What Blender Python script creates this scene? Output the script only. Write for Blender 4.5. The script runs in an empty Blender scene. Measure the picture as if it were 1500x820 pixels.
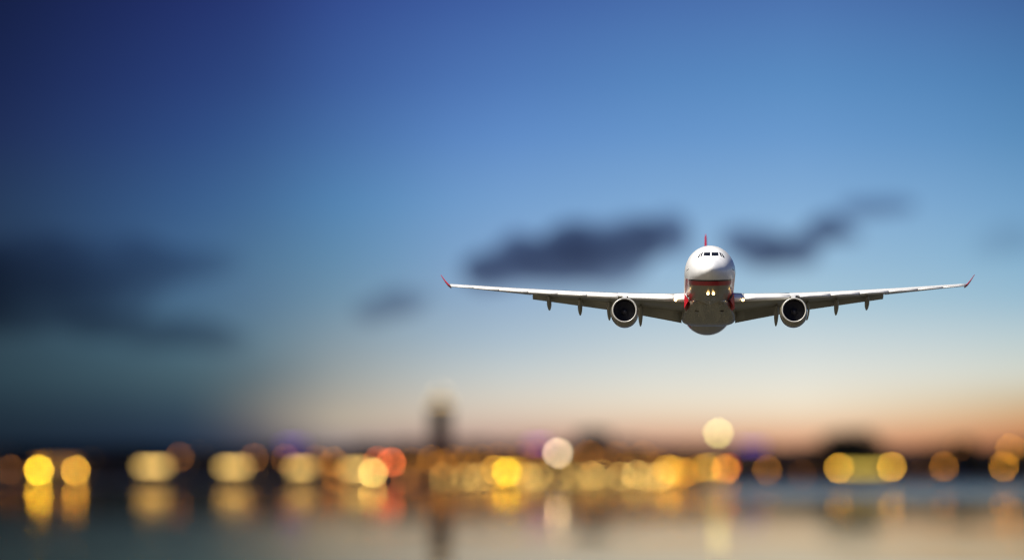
import bpy, bmesh, math, random
from mathutils import Vector, Matrix, noise
from mathutils.bvhtree import BVHTree

S = bpy.context.scene
COL = S.collection
R = math.radians
random.seed(7)

# ------------------------------------------------------------------ camera
F_PX = 200.0 / 36.0 * 1500.0          # focal length in photograph pixels
HORIZON = 690.0                       # pixel row of the horizon in the photograph
WATERLINE = 708.0                     # pixel row where the far shore meets the water
EYE = Vector((0.0, 0.0, 14.0))
PITCH = math.atan((HORIZON - 410.0) / F_PX)
cam_d = bpy.data.cameras.new('camera')
cam = bpy.data.objects.new('camera', cam_d)
COL.objects.link(cam)
cam.location = EYE
cam.rotation_euler = (math.pi / 2 + PITCH, 0, 0)
cam_d.lens = 200.0
cam_d.sensor_width = 36.0
cam_d.clip_start = 1.0
cam_d.clip_end = 60000.0
cam_d.dof.use_dof = True
cam_d.dof.focus_distance = 624.0
cam_d.dof.aperture_fstop = 0.0545
cam_d.dof.aperture_blades = 0
S.camera = cam

S.view_settings.view_transform = 'Standard'
S.view_settings.look = 'None'
S.view_settings.exposure = 0.3
EXPO = 2 ** -0.3                      # what shines of itself is set for this exposure
S.view_settings.gamma = 1.0
S.cycles.use_denoising = True
S.cycles.denoiser = 'OPENIMAGEDENOISE'
S.cycles.use_adaptive_sampling = False
S.cycles.sample_clamp_direct = 0.0
S.cycles.sample_clamp_indirect = 60.0
S.cycles.caustics_reflective = True
S.cycles.pixel_filter_type = 'BLACKMAN_HARRIS'
S.cycles.filter_width = 1.2
S.cycles.max_bounces = 6
S.cycles.transparent_max_bounces = 16


def at(px, py, y):
    """World point at depth y that the photograph shows at pixel (px, py)."""
    u, v = (px - 750.0) / F_PX, (410.0 - py) / F_PX
    c, s = math.cos(PITCH), math.sin(PITCH)
    dy, dz = c - v * s, s + v * c
    k = y / dy
    return Vector((u * k, y, EYE.z + dz * k))


def lin(r, g, b):
    f = lambda c: c / 12.92 if c <= 0.04045 else ((c + 0.055) / 1.055) ** 2.4
    return (f(r / 255), f(g / 255), f(b / 255), 1.0)


def smooth_interp(x, tab):
    """Catmull-Rom through a table, so that lofts have no kinks."""
    n = len(tab)
    if x <= tab[0][0]:
        return tab[0][1]
    if x >= tab[-1][0]:
        return tab[-1][1]
    for i in range(n - 1):
        if x <= tab[i + 1][0]:
            break
    x0, y0 = tab[i]
    x1, y1 = tab[i + 1]
    m = (y1 - y0) / (x1 - x0)

    def slope(k):
        if k == 0 or k == n - 1:
            a, b = (0, 1) if k == 0 else (n - 2, n - 1)
            return (tab[b][1] - tab[a][1]) / (tab[b][0] - tab[a][0])
        d0 = (tab[k][1] - tab[k - 1][1]) / (tab[k][0] - tab[k - 1][0])
        d1 = (tab[k + 1][1] - tab[k][1]) / (tab[k + 1][0] - tab[k][0])
        return 0.0 if d0 * d1 <= 0 else 2 * d0 * d1 / (d0 + d1)
    s0, s1 = slope(i), slope(i + 1)
    h = x1 - x0
    t = (x - x0) / h
    return ((2 * t**3 - 3 * t**2 + 1) * y0 + (t**3 - 2 * t**2 + t) * h * s0 + (-2 * t**3 + 3 * t**2) * y1 + (t**3 - t**2) * h * s1)


# ------------------------------------------------------------------ sky
W = bpy.data.worlds.new('World')
S.world = W
W.use_nodes = True
nt = W.node_tree
for n in list(nt.nodes):
    nt.nodes.remove(n)
N = lambda t: nt.nodes.new(t)
L = lambda a, b: nt.links.new(a, b)


def wmath(op, a, b=None):
    m = N('ShaderNodeMath')
    m.operation = op
    for i, q in enumerate((a, b)):
        if q is None:
            continue
        if isinstance(q, (int, float)):
            m.inputs[i].default_value = q
        else:
            L(q, m.inputs[i])
    return m.outputs[0]


tc = N('ShaderNodeTexCoord')
sep = N('ShaderNodeSeparateXYZ')
L(tc.outputs['Generated'], sep.inputs[0])
el = wmath('MULTIPLY', wmath('ARCSINE', sep.outputs['Z']), 57.29578)
az = wmath('MULTIPLY', wmath('ARCTAN2', sep.outputs['X'], sep.outputs['Y']), 57.29578)
EL0, EL1 = -0.5, 5.5
PYS = [-120, 0, 120, 200, 300, 380, 440, 500, 550, 590, 620, 645, 700]
SKY = [  # azimuth in degrees, sRGB colours from high to low at PYS
    (-5.6, [(10, 20, 50), (16, 28, 62), (21, 34, 72), (27, 41, 78), (33, 52, 80), (32, 50, 72), (32, 50, 66), (42, 62, 74), (40, 62, 74), (32, 50, 62), (26, 42, 54), (22, 36, 48), (18, 28, 40)]),
    (-3.3, [(22, 40, 90), (32, 48, 104), (39, 62, 118), (45, 74, 128), (56, 92, 138), (66, 102, 140), (72, 106, 136), (74, 106, 124), (70, 96, 108), (56, 78, 92), (44, 62, 80), (36, 52, 72), (28, 38, 54)]),
    (-2.6, [(28, 46, 102), (38, 57, 116), (46, 73, 130), (54, 88, 142), (67, 107, 152), (79, 117, 151), (88, 121, 149), (96, 124, 140), (96, 114, 122), (108, 113, 113), (102, 101, 104), (72, 74, 88), (44, 52, 68)]),
    (-1.75, [(40, 62, 126), (50, 76, 142), (60, 94, 156), (70, 110, 166), (84, 132, 178), (98, 140, 174), (112, 146, 170), (134, 154, 166), (152, 160, 160), (172, 166, 154), (186, 172, 152), (150, 136, 136), (100, 80, 90)]),
    (0.0, [(50, 82, 146), (64, 98, 164), (80, 122, 184), (95, 140, 199), (118, 161, 208), (134, 170, 208), (148, 176, 204), (172, 192, 206), (200, 206, 204), (218, 208, 192), (214, 188, 168), (182, 144, 132), (120, 84, 88)]),
    (2.9, [(58, 94, 156), (76, 116, 176), (90, 140, 194), (105, 153, 205), (131, 173, 214), (150, 187, 216), (168, 199, 216), (202, 215, 219), (226, 227, 218), (241, 229, 206), (237, 203, 168), (220, 158, 122), (150, 92, 80)]),
    (5.6, [(46, 80, 132), (62, 100, 154), (74, 124, 174), (86, 138, 184), (110, 158, 198), (128, 174, 204), (150, 186, 207), (186, 204, 206), (208, 210, 196), (198, 172, 132), (204, 142, 90), (172, 104, 68), (104, 60, 46)]),
]
tnorm = N('ShaderNodeMapRange')
tnorm.inputs['From Min'].default_value = EL0
tnorm.inputs['From Max'].default_value = EL1
L(el, tnorm.inputs['Value'])
prev = None


def sky_column(azimuth):
    """The colours of one azimuth, interpolated smoothly between the columns above."""
    return [tuple(min(255, max(0, smooth_interp(azimuth, [(q[0], q[1][k][ch]) for q in SKY]))) for ch in range(3)) for k in range(len(PYS))]


SKY_AT = [-5.6, -4.8, -4.0, -3.3, -2.95, -2.6, -2.2, -1.75, -1.2, -0.6, 0.0, 1.4, 2.9, 4.3, 5.6]
SKY_COLS = [(a, sky_column(a)) for a in SKY_AT]
for i, (a, cols) in enumerate(SKY_COLS):
    rp = N('ShaderNodeValToRGB')
    rp.color_ramp.interpolation = 'EASE'
    rp.color_ramp.interpolation = 'LINEAR'
    pts = sorted((((HORIZON - p) / F_PX * 57.29578 - EL0) / (EL1 - EL0), c) for p, c in zip(PYS, cols))
    e = rp.color_ramp.elements
    e[0].position, e[0].color = pts[0][0], lin(*pts[0][1])
    e[1].position, e[1].color = pts[-1][0], lin(*pts[-1][1])
    for p, c in pts[1:-1]:
        q = e.new(p)
        q.color = lin(*c)
    L(tnorm.outputs[0], rp.inputs[0])
    if prev is None:
        prev = rp.outputs[0]
    else:
        mr = N('ShaderNodeMapRange')
        mr.interpolation_type = 'LINEAR'
        mr.inputs['From Min'].default_value = SKY_COLS[i - 1][0]
        mr.inputs['From Max'].default_value = a
        L(az, mr.inputs['Value'])
        mx = N('ShaderNodeMix')
        mx.data_type = 'RGBA'
        L(mr.outputs[0], mx.inputs[0])
        L(prev, mx.inputs[6])
        L(rp.outputs[0], mx.inputs[7])
        prev = mx.outputs[2]
# high above the frame the dusk sky goes on as an even deep blue
hi = N('ShaderNodeMapRange')
hi.inputs['From Min'].default_value = 4.5
hi.inputs['From Max'].default_value = 40
L(el, hi.inputs['Value'])
zen = N('ShaderNodeMix')
zen.data_type = 'RGBA'
L(hi.outputs[0], zen.inputs[0])
L(prev, zen.inputs[6])
zen.inputs[7].default_value = lin(46, 72, 128)
# the physical dusk sky underlies it: sun just above the horizon, behind the city to the right
sky = N('ShaderNodeTexSky')
sky.sky_type = 'NISHITA'
sky.sun_disc = False
sky.sun_elevation = R(1.0)
sky.sun_rotation = R(4.0)
skm = N('ShaderNodeMix')
skm.data_type = 'RGBA'
skm.blend_type = 'ADD'
skm.inputs[0].default_value = 0.00012
L(zen.outputs[2], skm.inputs[6])
L(sky.outputs[0], skm.inputs[7])
bg = N('ShaderNodeBackground')
bg.inputs['Strength'].default_value = EXPO
L(skm.outputs[2], bg.inputs['Color'])
out = N('ShaderNodeOutputWorld')
L(bg.outputs[0], out.inputs['Surface'])

# ------------------------------------------------------------------ sun
SUN_DIR = Vector((-0.42, -0.37, 0.83)).normalized()     # towards the sun
sun_d = bpy.data.lights.new('sun', 'SUN')
sun_d.energy = 5.0
sun_d.angle = R(0.5)
sun_d.color = (1.0, 0.95, 0.86)
sun = bpy.data.objects.new('sun', sun_d)
COL.objects.link(sun)
sun.rotation_euler = SUN_DIR.to_track_quat('Z', 'Y').to_euler()
sun.location = (-200, -100, 400)


# ------------------------------------------------------------------ materials
def mat(name, color, rough=0.5, metal=0.0, spec=0.5, var=0.0, vscale=1.0, coat=0.0):
    m = bpy.data.materials.new(name)
    m.use_nodes = True
    b = m.node_tree.nodes['Principled BSDF']
    b.inputs['Base Color'].default_value = (*color, 1)
    b.inputs['Roughness'].default_value = rough
    b.inputs['Metallic'].default_value = metal
    b.inputs['Specular IOR Level'].default_value = spec
    b.inputs['Coat Weight'].default_value = coat
    b.inputs['Coat Roughness'].default_value = 0.12
    if var:
        t = m.node_tree
        co = t.nodes.new('ShaderNodeTexCoord')
        nz = t.nodes.new('ShaderNodeTexNoise')
        nz.inputs['Scale'].default_value = vscale
        nz.inputs['Detail'].default_value = 4
        t.links.new(co.outputs['Object'], nz.inputs['Vector'])
        mr = t.nodes.new('ShaderNodeMapRange')
        mr.inputs['To Min'].default_value = 1 - var
        mr.inputs['To Max'].default_value = 1 + var
        t.links.new(nz.outputs['Fac'], mr.inputs['Value'])
        hs = t.nodes.new('ShaderNodeHueSaturation')
        hs.inputs['Color'].default_value = (*color, 1)
        t.links.new(mr.outputs[0], hs.inputs['Value'])
        t.links.new(hs.outputs[0], b.inputs['Base Color'])
    return m


def glow(name, color, strength):
    m = bpy.data.materials.new(name)
    m.use_nodes = True
    t = m.node_tree
    b = t.nodes['Principled BSDF']
    b.inputs['Base Color'].default_value = (*[min(1, c) * 0.5 for c in color], 1)
    b.inputs['Emission Color'].default_value = (*color, 1)
    b.inputs['Emission Strength'].default_value = strength * EXPO
    return m


# ------------------------------------------------------------------ object helpers
def link(name, me, m=None, parent=None, smooth=None, loc=None):
    o = bpy.data.objects.new(name, me)
    COL.objects.link(o)
    if m is not None and not me.materials:
        me.materials.append(m)
    if parent is not None:
        o.parent = parent
    if loc is not None:
        o.location = loc
    return o


def mesh(name, v, f, smooth=False, fix=True):
    me = bpy.data.meshes.new(name)
    me.from_pydata([tuple(p) for p in v], [], f)
    if fix:
        bm = bmesh.new()
        bm.from_mesh(me)
        bmesh.ops.recalc_face_normals(bm, faces=bm.faces)
        bm.to_mesh(me)
        bm.free()
    if smooth:
        me.polygons.foreach_set('use_smooth', [True] * len(me.polygons))
    me.update()
    return me


def empty(name, loc, label=None, cat=None, group=None):
    o = bpy.data.objects.new(name, None)
    COL.objects.link(o)
    o.location = loc
    o.empty_display_size = 1.0
    tag(o, label, cat, group)
    return o


def tag(o, label=None, cat=None, group=None, kind=None):
    if label:
        o['label'] = label
    if cat:
        o['category'] = cat
    if group:
        o['group'] = group
    if kind:
        o['kind'] = kind
    return o


def loft(name, rings, cap=True, smooth=True, closed=True, fix=True):
    """Skin a list of equally long rings of points."""
    n = len(rings[0])
    v = [p for r in rings for p in r]
    f = []
    for i in range(len(rings) - 1):
        for j in range(n if closed else n - 1):
            k = (j + 1) % n
            f.append((i * n + j, i * n + k, (i + 1) * n + k, (i + 1) * n + j))
    if cap:
        f.append(tuple(range(n)))
        f.append(tuple((len(rings) - 1) * n + j for j in range(n)))
    return mesh(name, v, f, smooth, fix)


def lathe_y(profile, seg=48, centre=(0, 0, 0)):
    """Rings round the y axis; profile = [(y, radius)]."""
    cx, cy, cz = centre
    return [[(cx + r * math.sin(2 * math.pi * j / seg), cy + y, cz + r * math.cos(2 * math.pi * j / seg)) for j in range(seg)] for y, r in profile]


def lathe_z(profile, seg=16, centre=(0, 0, 0)):
    cx, cy, cz = centre
    return [[(cx + r * math.sin(2 * math.pi * j / seg), cy + r * math.cos(2 * math.pi * j / seg), cz + z) for j in range(seg)] for z, r in profile]


def box_vf(x0, x1, y0, y1, z0, z1):
    v = [(x0, y0, z0), (x1, y0, z0), (x1, y1, z0), (x0, y1, z0), (x0, y0, z1), (x1, y0, z1), (x1, y1, z1), (x0, y1, z1)]
    f = [(0, 3, 2, 1), (4, 5, 6, 7), (0, 1, 5, 4), (1, 2, 6, 5), (2, 3, 7, 6), (3, 0, 4, 7)]
    return v, f


def box(name, x0, x1, y0, y1, z0, z1):
    return mesh(name, *box_vf(x0, x1, y0, y1, z0, z1), fix=False)


def interp(x, tab):
    if x <= tab[0][0]:
        return tab[0][1]
    for (a, va), (b, vb) in zip(tab, tab[1:]):
        if x <= b:
            t = (x - a) / (b - a)
            return va + (vb - va) * t
    return tab[-1][1]


# ------------------------------------------------------------------ water, land, hills
SHORE = EYE.z * F_PX / (WATERLINE - HORIZON)
M_PX = SHORE / F_PX                   # metres per photograph pixel at the shore


def water_material():
    m = bpy.data.materials.new('river_water')
    m.use_nodes = True
    t = m.node_tree
    t.nodes.remove(t.nodes['Principled BSDF'])
    murk = t.nodes.new('ShaderNodeBsdfDiffuse')            # silt-laden water under the surface
    murk.inputs['Color'].default_value = (0.05, 0.047, 0.034, 1)
    gls = t.nodes.new('ShaderNodeBsdfGlossy')
    gls.inputs['Color'].default_value = (0.80, 0.70, 0.565, 1)
    fre = t.nodes.new('ShaderNodeFresnel')
    fre.inputs['IOR'].default_value = 1.33
    mixs = t.nodes.new('ShaderNodeMixShader')
    t.links.new(fre.outputs[0], mixs.inputs[0])
    t.links.new(murk.outputs[0], mixs.inputs[1])
    t.links.new(gls.outputs[0], mixs.inputs[2])
    t.links.new(mixs.outputs[0], t.nodes['Material Output'].inputs['Surface'])
    geo = t.nodes.new('ShaderNodeNewGeometry')
    # calm water, ruffled by wind in a broad patch under the far shore on the right
    spw = t.nodes.new('ShaderNodeSeparateXYZ')
    t.links.new(geo.outputs['Position'], spw.inputs[0])

    def ramp(v, a, b_):
        n = t.nodes.new('ShaderNodeMapRange')
        n.interpolation_type = 'SMOOTHSTEP'
        n.inputs['From Min'].default_value = a
        n.inputs['From Max'].default_value = b_
        t.links.new(v, n.inputs['Value'])
        return n.outputs[0]
    skew = t.nodes.new('ShaderNodeMath')
    skew.operation = 'MULTIPLY_ADD'
    t.links.new(spw.outputs['Y'], skew.inputs[0])
    skew.inputs[1].default_value = -0.034
    t.links.new(spw.outputs['X'], skew.inputs[2])
    patch = t.nodes.new('ShaderNodeMath')
    patch.operation = 'MULTIPLY'
    t.links.new(ramp(spw.outputs['Y'], 2500, 3500), patch.inputs[0])
    t.links.new(ramp(skew.outputs[0], -30, 60), patch.inputs[1])
    rgh = t.nodes.new('ShaderNodeMapRange')
    rgh.inputs['To Min'].default_value = 0.036
    rgh.inputs['To Max'].default_value = 0.15
    t.links.new(patch.outputs[0], rgh.inputs['Value'])
    t.links.new(rgh.outputs[0], gls.inputs['Roughness'])
    acc = None
    for sc, amp, sx in ((0.018, 0.0020, 1.0), (0.11, 0.0030, 1.0)):
        mp = t.nodes.new('ShaderNodeMapping')
        mp.inputs['Scale'].default_value = (sc * sx, sc, sc)
        t.links.new(geo.outputs['Position'], mp.inputs['Vector'])
        nz = t.nodes.new('ShaderNodeTexNoise')
        nz.inputs['Scale'].default_value = 1.0
        nz.inputs['Detail'].default_value = 3
        t.links.new(mp.outputs[0], nz.inputs['Vector'])
        sub = t.nodes.new('ShaderNodeVectorMath')
        sub.operation = 'SUBTRACT'
        t.links.new(nz.outputs['Color'], sub.inputs[0])
        sub.inputs[1].default_value = (0.5, 0.5, 0.5)
        mul = t.nodes.new('ShaderNodeVectorMath')
        mul.operation = 'MULTIPLY'
        t.links.new(sub.outputs[0], mul.inputs[0])
        mul.inputs[1].default_value = (amp * 2, amp * 2, 0)
        if acc is None:
            acc = mul.outputs[0]
        else:
            ad = t.nodes.new('ShaderNodeVectorMath')
            ad.operation = 'ADD'
            t.links.new(acc, ad.inputs[0])
            t.links.new(mul.outputs[0], ad.inputs[1])
            acc = ad.outputs[0]
    up = t.nodes.new('ShaderNodeVectorMath')
    up.operation = 'ADD'
    up.inputs[1].default_value = (0, 0, 1)
    t.links.new(acc, up.inputs[0])
    nm = t.nodes.new('ShaderNodeVectorMath')
    nm.operation = 'NORMALIZE'
    t.links.new(up.outputs[0], nm.inputs[0])
    t.links.new(nm.outputs[0], gls.inputs['Normal'])
    t.links.new(nm.outputs[0], fre.inputs['Normal'])
    return m


water = link('water', mesh('water', [(-12000, -4000, 0), (12000, -4000, 0), (12000, SHORE + 4, 0), (-12000, SHORE + 4, 0)], [(0, 1, 2, 3)]), water_material())
tag(water, kind='structure')

m_ground = mat('dark_ground', (0.05, 0.05, 0.045), 0.9, var=0.3, vscale=0.02)
gx = [-12000, -3000, 3000, 12000]
gy = [(SHORE + 3.0, 3.0), (SHORE + 60, 3.2), (SHORE + 200, 8.0), (SHORE + 500, 10.0), (40000, 10.0)]
v = [(x, y, z) for y, z in gy for x in gx]
f = [(j * 4 + i, j * 4 + i + 1, j * 4 + i + 5, j * 4 + i + 4) for j in range(len(gy) - 1) for i in range(3)]
ground = tag(link('ground', mesh('ground', v, f), m_ground), kind='structure')

m_hill = mat('wooded_hill', (0.045, 0.055, 0.04), 0.95, var=0.4, vscale=0.01)
v, f = [], []
nx = 160
prof = [(7200, 0.0), (7600, 0.55), (8000, 0.95), (8400, 1.0), (9100, 0.5), (9800, 0.0)]
for y, k in prof:
    for i in range(nx + 1):
        x = -4000 + 8000 * i / nx
        h = 39 + 9 * noise.noise((x * 0.0022, 3.1, 0)) + 5 * noise.noise((x * 0.009, 8.4, 0)) + 2.5 * noise.noise((x * 0.03, y * 0.01, 0))
        v.append((x, y + 60 * noise.noise((x * 0.003, y * 0.01, 5)), 9.6 + h * k))
for j in range(len(prof) - 1):
    for i in range(nx):
        a = j * (nx + 1) + i
        f.append((a, a + 1, a + nx + 2, a + nx + 1))
hills = tag(link('hills', mesh('hills', v, f, True), m_hill), kind='structure')

m_stone = mat('pale_stone', (0.36, 0.37, 0.37), 0.85, var=0.2, vscale=0.15)
quay = empty('quay_wall', (0, SHORE, 0), 'long pale stone quay wall along the water below the city lights', 'quay wall')
link('wall', box('wall', -1500, 1500, 0.0, 3.2, -3.0, 2.7), m_stone, quay)
link('coping', box('coping', -1500, 1500, -0.25, 3.4, 2.7, 3.1), m_stone, quay)

# ------------------------------------------------------------------ the airliner
# body axes: x to the photograph's right, y aft from the nose tip, z up; metres
REF = Vector((0, 24, 0))
VIEW = R(8.6)                                        # seen from this far under its own axis
elev = (HORIZON - 400) / F_PX
P_PITCH = VIEW - elev
YAW = R(-1.4)
rot = Matrix.Rotation(YAW, 3, 'Z') @ Matrix.Rotation(-P_PITCH, 3, 'X')
front = at(1040.3, 395.3, 617.0)                     # where the full front barrel shows
plane_loc = front - rot @ (Vector((0, 6.5, 0)) - REF)
plane = empty('passenger_airplane', plane_loc, 'large white twin-engine passenger jet with red fin and winglets flying head-on above the water', 'airplane')
plane.rotation_euler = rot.to_euler()


def ppart(name, me, m, parent=None):
    o = link(name, me, m, parent or plane)
    o.location = -REF if parent is None else (0, 0, 0)
    return o


def paint(name, color, rough=0.3, var=0.06, vscale=0.6):
    m = mat(name, color, rough, var=var, vscale=vscale, coat=0.35)
    return m


m_white = paint('white_gloss_paint', (0.84, 0.83, 0.81), 0.28)
m_slat = paint('light_grey_slat_paint', (0.80, 0.79, 0.76), 0.35)
m_under = paint('grey_wing_paint', (0.23, 0.22, 0.175), 0.33, 0.28, 0.45)
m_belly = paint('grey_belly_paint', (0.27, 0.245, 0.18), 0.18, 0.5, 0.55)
m_red = paint('red_gloss_paint', (0.52, 0.012, 0.025), 0.3)
m_metal = mat('bare_lip_metal', (0.58, 0.56, 0.51), 0.34, 0.3, var=0.1, vscale=1.5)
m_dark = mat('dark_intake_lining', (0.012, 0.012, 0.016), 0.6)
m_fan = mat('dark_titanium_blade', (0.10, 0.10, 0.115), 0.4, 0.4)
m_exh = mat('burnt_exhaust_metal', (0.16, 0.13, 0.11), 0.4, 0.8)
m_glass = mat('dark_cockpit_glass', (0.008, 0.009, 0.012), 0.08)
m_seal = mat('black_seal', (0.01, 0.01, 0.01), 0.6)
m_beam = glow('landing_beam', (1.0, 0.62, 0.2), 12.0)


def fuselage_paint():
    """White above, a dark pinstripe and a red cheat line that dips under the chin, grey belly: flat print in body coordinates."""
    m = bpy.data.materials.new('fuselage_livery')
    m.use_nodes = True
    t = m.node_tree
    b = t.nodes['Principled BSDF']
    b.inputs['Roughness'].default_value = 0.32
    b.inputs['Coat Weight'].default_value = 0.2
    b.inputs['Coat Roughness'].default_value = 0.08
    co = t.nodes.new('ShaderNodeTexCoord')
    sp = t.nodes.new('ShaderNodeSeparateXYZ')
    t.links.new(co.outputs['Object'], sp.inputs[0])

    def M(op, a, c):
        n = t.nodes.new('ShaderNodeMath')
        n.operation = op
        for i, q in enumerate((a, c)):
            if isinstance(q, (int, float)):
                n.inputs[i].default_value = q
            else:
                t.links.new(q, n.inputs[i])
        return n.outputs[0]
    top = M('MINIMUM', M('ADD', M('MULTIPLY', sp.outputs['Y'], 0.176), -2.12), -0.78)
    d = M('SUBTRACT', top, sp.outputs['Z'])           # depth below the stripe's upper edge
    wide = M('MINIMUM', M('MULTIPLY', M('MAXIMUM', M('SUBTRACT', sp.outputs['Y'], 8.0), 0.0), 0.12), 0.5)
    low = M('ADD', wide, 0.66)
    nz = t.nodes.new('ShaderNodeTexNoise')
    nz.inputs['Scale'].default_value = 0.7
    nz.inputs['Detail'].default_value = 5
    t.links.new(co.outputs['Object'], nz.inputs['Vector'])
    mr = t.nodes.new('ShaderNodeMapRange')
    mr.inputs['To Min'].default_value = 0.93
    mr.inputs['To Max'].default_value = 1.05
    t.links.new(nz.outputs['Fac'], mr.inputs['Value'])
    pin = M('MULTIPLY', M('LESS_THAN', sp.outputs['Y'], 6.2), 0.17)
    cur = None
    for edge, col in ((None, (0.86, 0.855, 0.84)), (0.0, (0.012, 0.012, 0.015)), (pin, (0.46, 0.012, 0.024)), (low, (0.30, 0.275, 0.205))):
        if edge is None:
            rgb = t.nodes.new('ShaderNodeRGB')
            rgb.outputs[0].default_value = (*col, 1)
            cur = rgb.outputs[0]
            continue
        mx = t.nodes.new('ShaderNodeMix')
        mx.data_type = 'RGBA'
        t.links.new(M('GREATER_THAN', d, edge), mx.inputs[0])
        t.links.new(cur, mx.inputs[6])
        mx.inputs[7].default_value = (*col, 1)
        cur = mx.outputs[2]
    def seam(val, step, width):
        fr = M('PINGPONG', val, step / 2)
        return M('LESS_THAN', fr, width)
    ang = M('MULTIPLY', M('ARCTAN2', sp.outputs['X'], sp.outputs['Z']), 2.77)
    lines = M('MAXIMUM', seam(M('ADD', sp.outputs['Y'], 0.3), 2.65, 0.014), seam(ang, 2.1, 0.012))
    grime = t.nodes.new('ShaderNodeTexNoise')
    gm = t.nodes.new('ShaderNodeMapping')
    gm.inputs['Scale'].default_value = (2.2, 0.18, 2.2)
    t.links.new(co.outputs['Object'], gm.inputs['Vector'])
    t.links.new(gm.outputs[0], grime.inputs['Vector'])
    grime.inputs['Detail'].default_value = 4
    low_skin = M('GREATER_THAN', d, 0.17)
    streak = M('MULTIPLY', M('MULTIPLY', M('SUBTRACT', grime.outputs['Fac'], 0.5), 1.1), low_skin)
    val = M('ADD', M('SUBTRACT', mr.outputs[0], M('MULTIPLY', lines, 0.3)), streak)
    hs = t.nodes.new('ShaderNodeHueSaturation')
    t.links.new(cur, hs.inputs['Color'])
    t.links.new(val, hs.inputs['Value'])
    t.links.new(hs.outputs[0], b.inputs['Base Color'])
    return m


TOP = [(0, -0.80), (0.12, -0.46), (0.4, -0.18), (0.9, 0.12), (1.5, 0.40), (2.1, 0.76), (2.7, 1.22), (3.4, 1.74), (4.3, 2.18), (5.6, 2.53), (7.2, 2.72), (9.0, 2.77), (38, 2.77), (46, 2.72), (52, 2.55), (56, 2.3), (58.6, 1.95)]
BOT = [(0, -0.80), (0.12, -1.14), (0.4, -1.42), (0.9, -1.70), (1.5, -1.90), (2.4, -2.16), (3.5, -2.40), (5.0, -2.62), (7.0, -2.74), (9.0, -2.77), (35, -2.77), (39, -2.55), (45, -1.65), (51, -0.45), (55, 0.55), (58.6, 1.45)]
HW = [(0, 0.0), (0.12, 0.34), (0.4, 0.66), (0.9, 1.02), (1.5, 1.32), (2.4, 1.72), (3.5, 2.10), (5.0, 2.46), (7.0, 2.70), (9.0, 2.77), (39, 2.77), (44, 2.5), (49, 1.85), (54, 1.05), (58.6, 0.22)]
NSEG = 64
rings = []
ys = [0.004, 0.03, 0.07, 0.12, 0.2, 0.3, 0.4, 0.55, 0.7, 0.9, 1.1, 1.3, 1.5, 1.75, 2.0, 2.25, 2.5, 2.75, 3.0, 3.3, 3.6, 4, 4.4, 4.8, 5.3, 5.8, 6.4, 7, 7.7, 8.4, 9, 12, 16, 20, 25, 30, 34, 36, 38, 39.5, 41, 43, 45, 47, 49, 51, 53, 55, 57, 58.6]
for y in ys:
    if y < 0.12:
        k = math.sqrt(y / 0.12)
        tz, bz, w = -0.80 + 0.34 * k, -0.80 - 0.34 * k, 0.34 * k
    else:
        tz, bz, w = smooth_interp(y, TOP), smooth_interp(y, BOT), smooth_interp(y, HW)
    # widest level: sits low at the nose, mid-height on the barrel
    mid = (tz + bz) / 2 - 0.10 * min(1, y / 0.6) * max(0, 1 - y / 7)
    ring = []
    for j in range(NSEG):
        a = 2 * math.pi * j / NSEG
        ca, sa = math.cos(a), math.sin(a)
        ring.append((w * sa, y, mid + ca * ((tz - mid) if ca > 0 else (mid - bz))))
    rings.append(ring)
fus_me = loft('fuselage', rings)
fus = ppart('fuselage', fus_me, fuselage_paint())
bvh = BVHTree.FromPolygons([v.co for v in fus_me.vertices], [list(p.vertices) for p in fus_me.polygons])
vdir = Vector((0, math.cos(VIEW), math.sin(VIEW)))          # camera's line of sight in body axes
vup = Vector((0, -math.sin(VIEW), math.cos(VIEW)))
PXM = F_PX / 613.5                                           # photograph pixels per metre at the nose
o_front = Vector((0, 6.5, 0))


def on_skin(px, py, off=0.012):
    """Point of the fuselage skin that the photograph shows at (px, py)."""
    p = o_front + Vector((1, 0, 0)) * ((px - 1040.6) / PXM) + vup * ((395.3 - py) / PXM) - vdir * 30
    h, nrm, _i, _d = bvh.ray_cast(p, vdir)
    if h is None:
        h, nrm, _i, _d = bvh.find_nearest(p + vdir * 28)
    return h + nrm * off, nrm


def skin_patch(name, quad, m, parent, n=5, off=0.012, thick=0.03):
    """A pane that follows the skin inside a quadrilateral given in photograph pixels."""
    (ax, ay), (bx, by), (cx, cy), (dx, dy) = quad
    v, inner, f = [], [], []
    for j in range(n + 1):
        for i in range(n + 1):
            s, t = i / n, j / n
            x = (ax * (1 - s) + bx * s) * (1 - t) + (dx * (1 - s) + cx * s) * t
            y = (ay * (1 - s) + by * s) * (1 - t) + (dy * (1 - s) + cy * s) * t
            p, nr = on_skin(x, y, off)
            v.append(p)
            inner.append(p - nr * thick)
    k = n + 1
    q = len(v)
    for j in range(n):
        for i in range(n):
            a = j * k + i
            f.append((a, a + 1, a + k + 1, a + k))
            f.append((q + a, q + a + k, q + a + k + 1, q + a + 1))
    rim = [i for i in range(k)] + [j * k + n for j in range(1, k)] + [n * k + i for i in range(n - 1, -1, -1)] + [j * k for j in range(n - 1, 0, -1)]
    for a, c in zip(rim, rim[1:] + rim[:1]):
        f.append((a, c, q + c, q + a))
    return ppart(name, mesh(name, v + inner, f, False), m, parent)


cx0, cy0, sc0 = 1000.0, 340.0, 10.25
Q = lambda pts: [(cx0 + x / sc0, cy0 + y / sc0) for x, y in pts]
for pts in ([(322, 306), (412, 304), (410, 356), (310, 352)], [(432, 304), (530, 305), (536, 353), (432, 356)],
            [(284, 310), (304, 306), (282, 362), (262, 376)], [(262, 320), (274, 314), (246, 378), (216, 392)],
            [(548, 305), (566, 308), (592, 372), (570, 360)], [(578, 314), (592, 324), (634, 388), (606, 378)]):
    skin_patch('cockpit_window', Q(pts), m_glass, fus)
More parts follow.
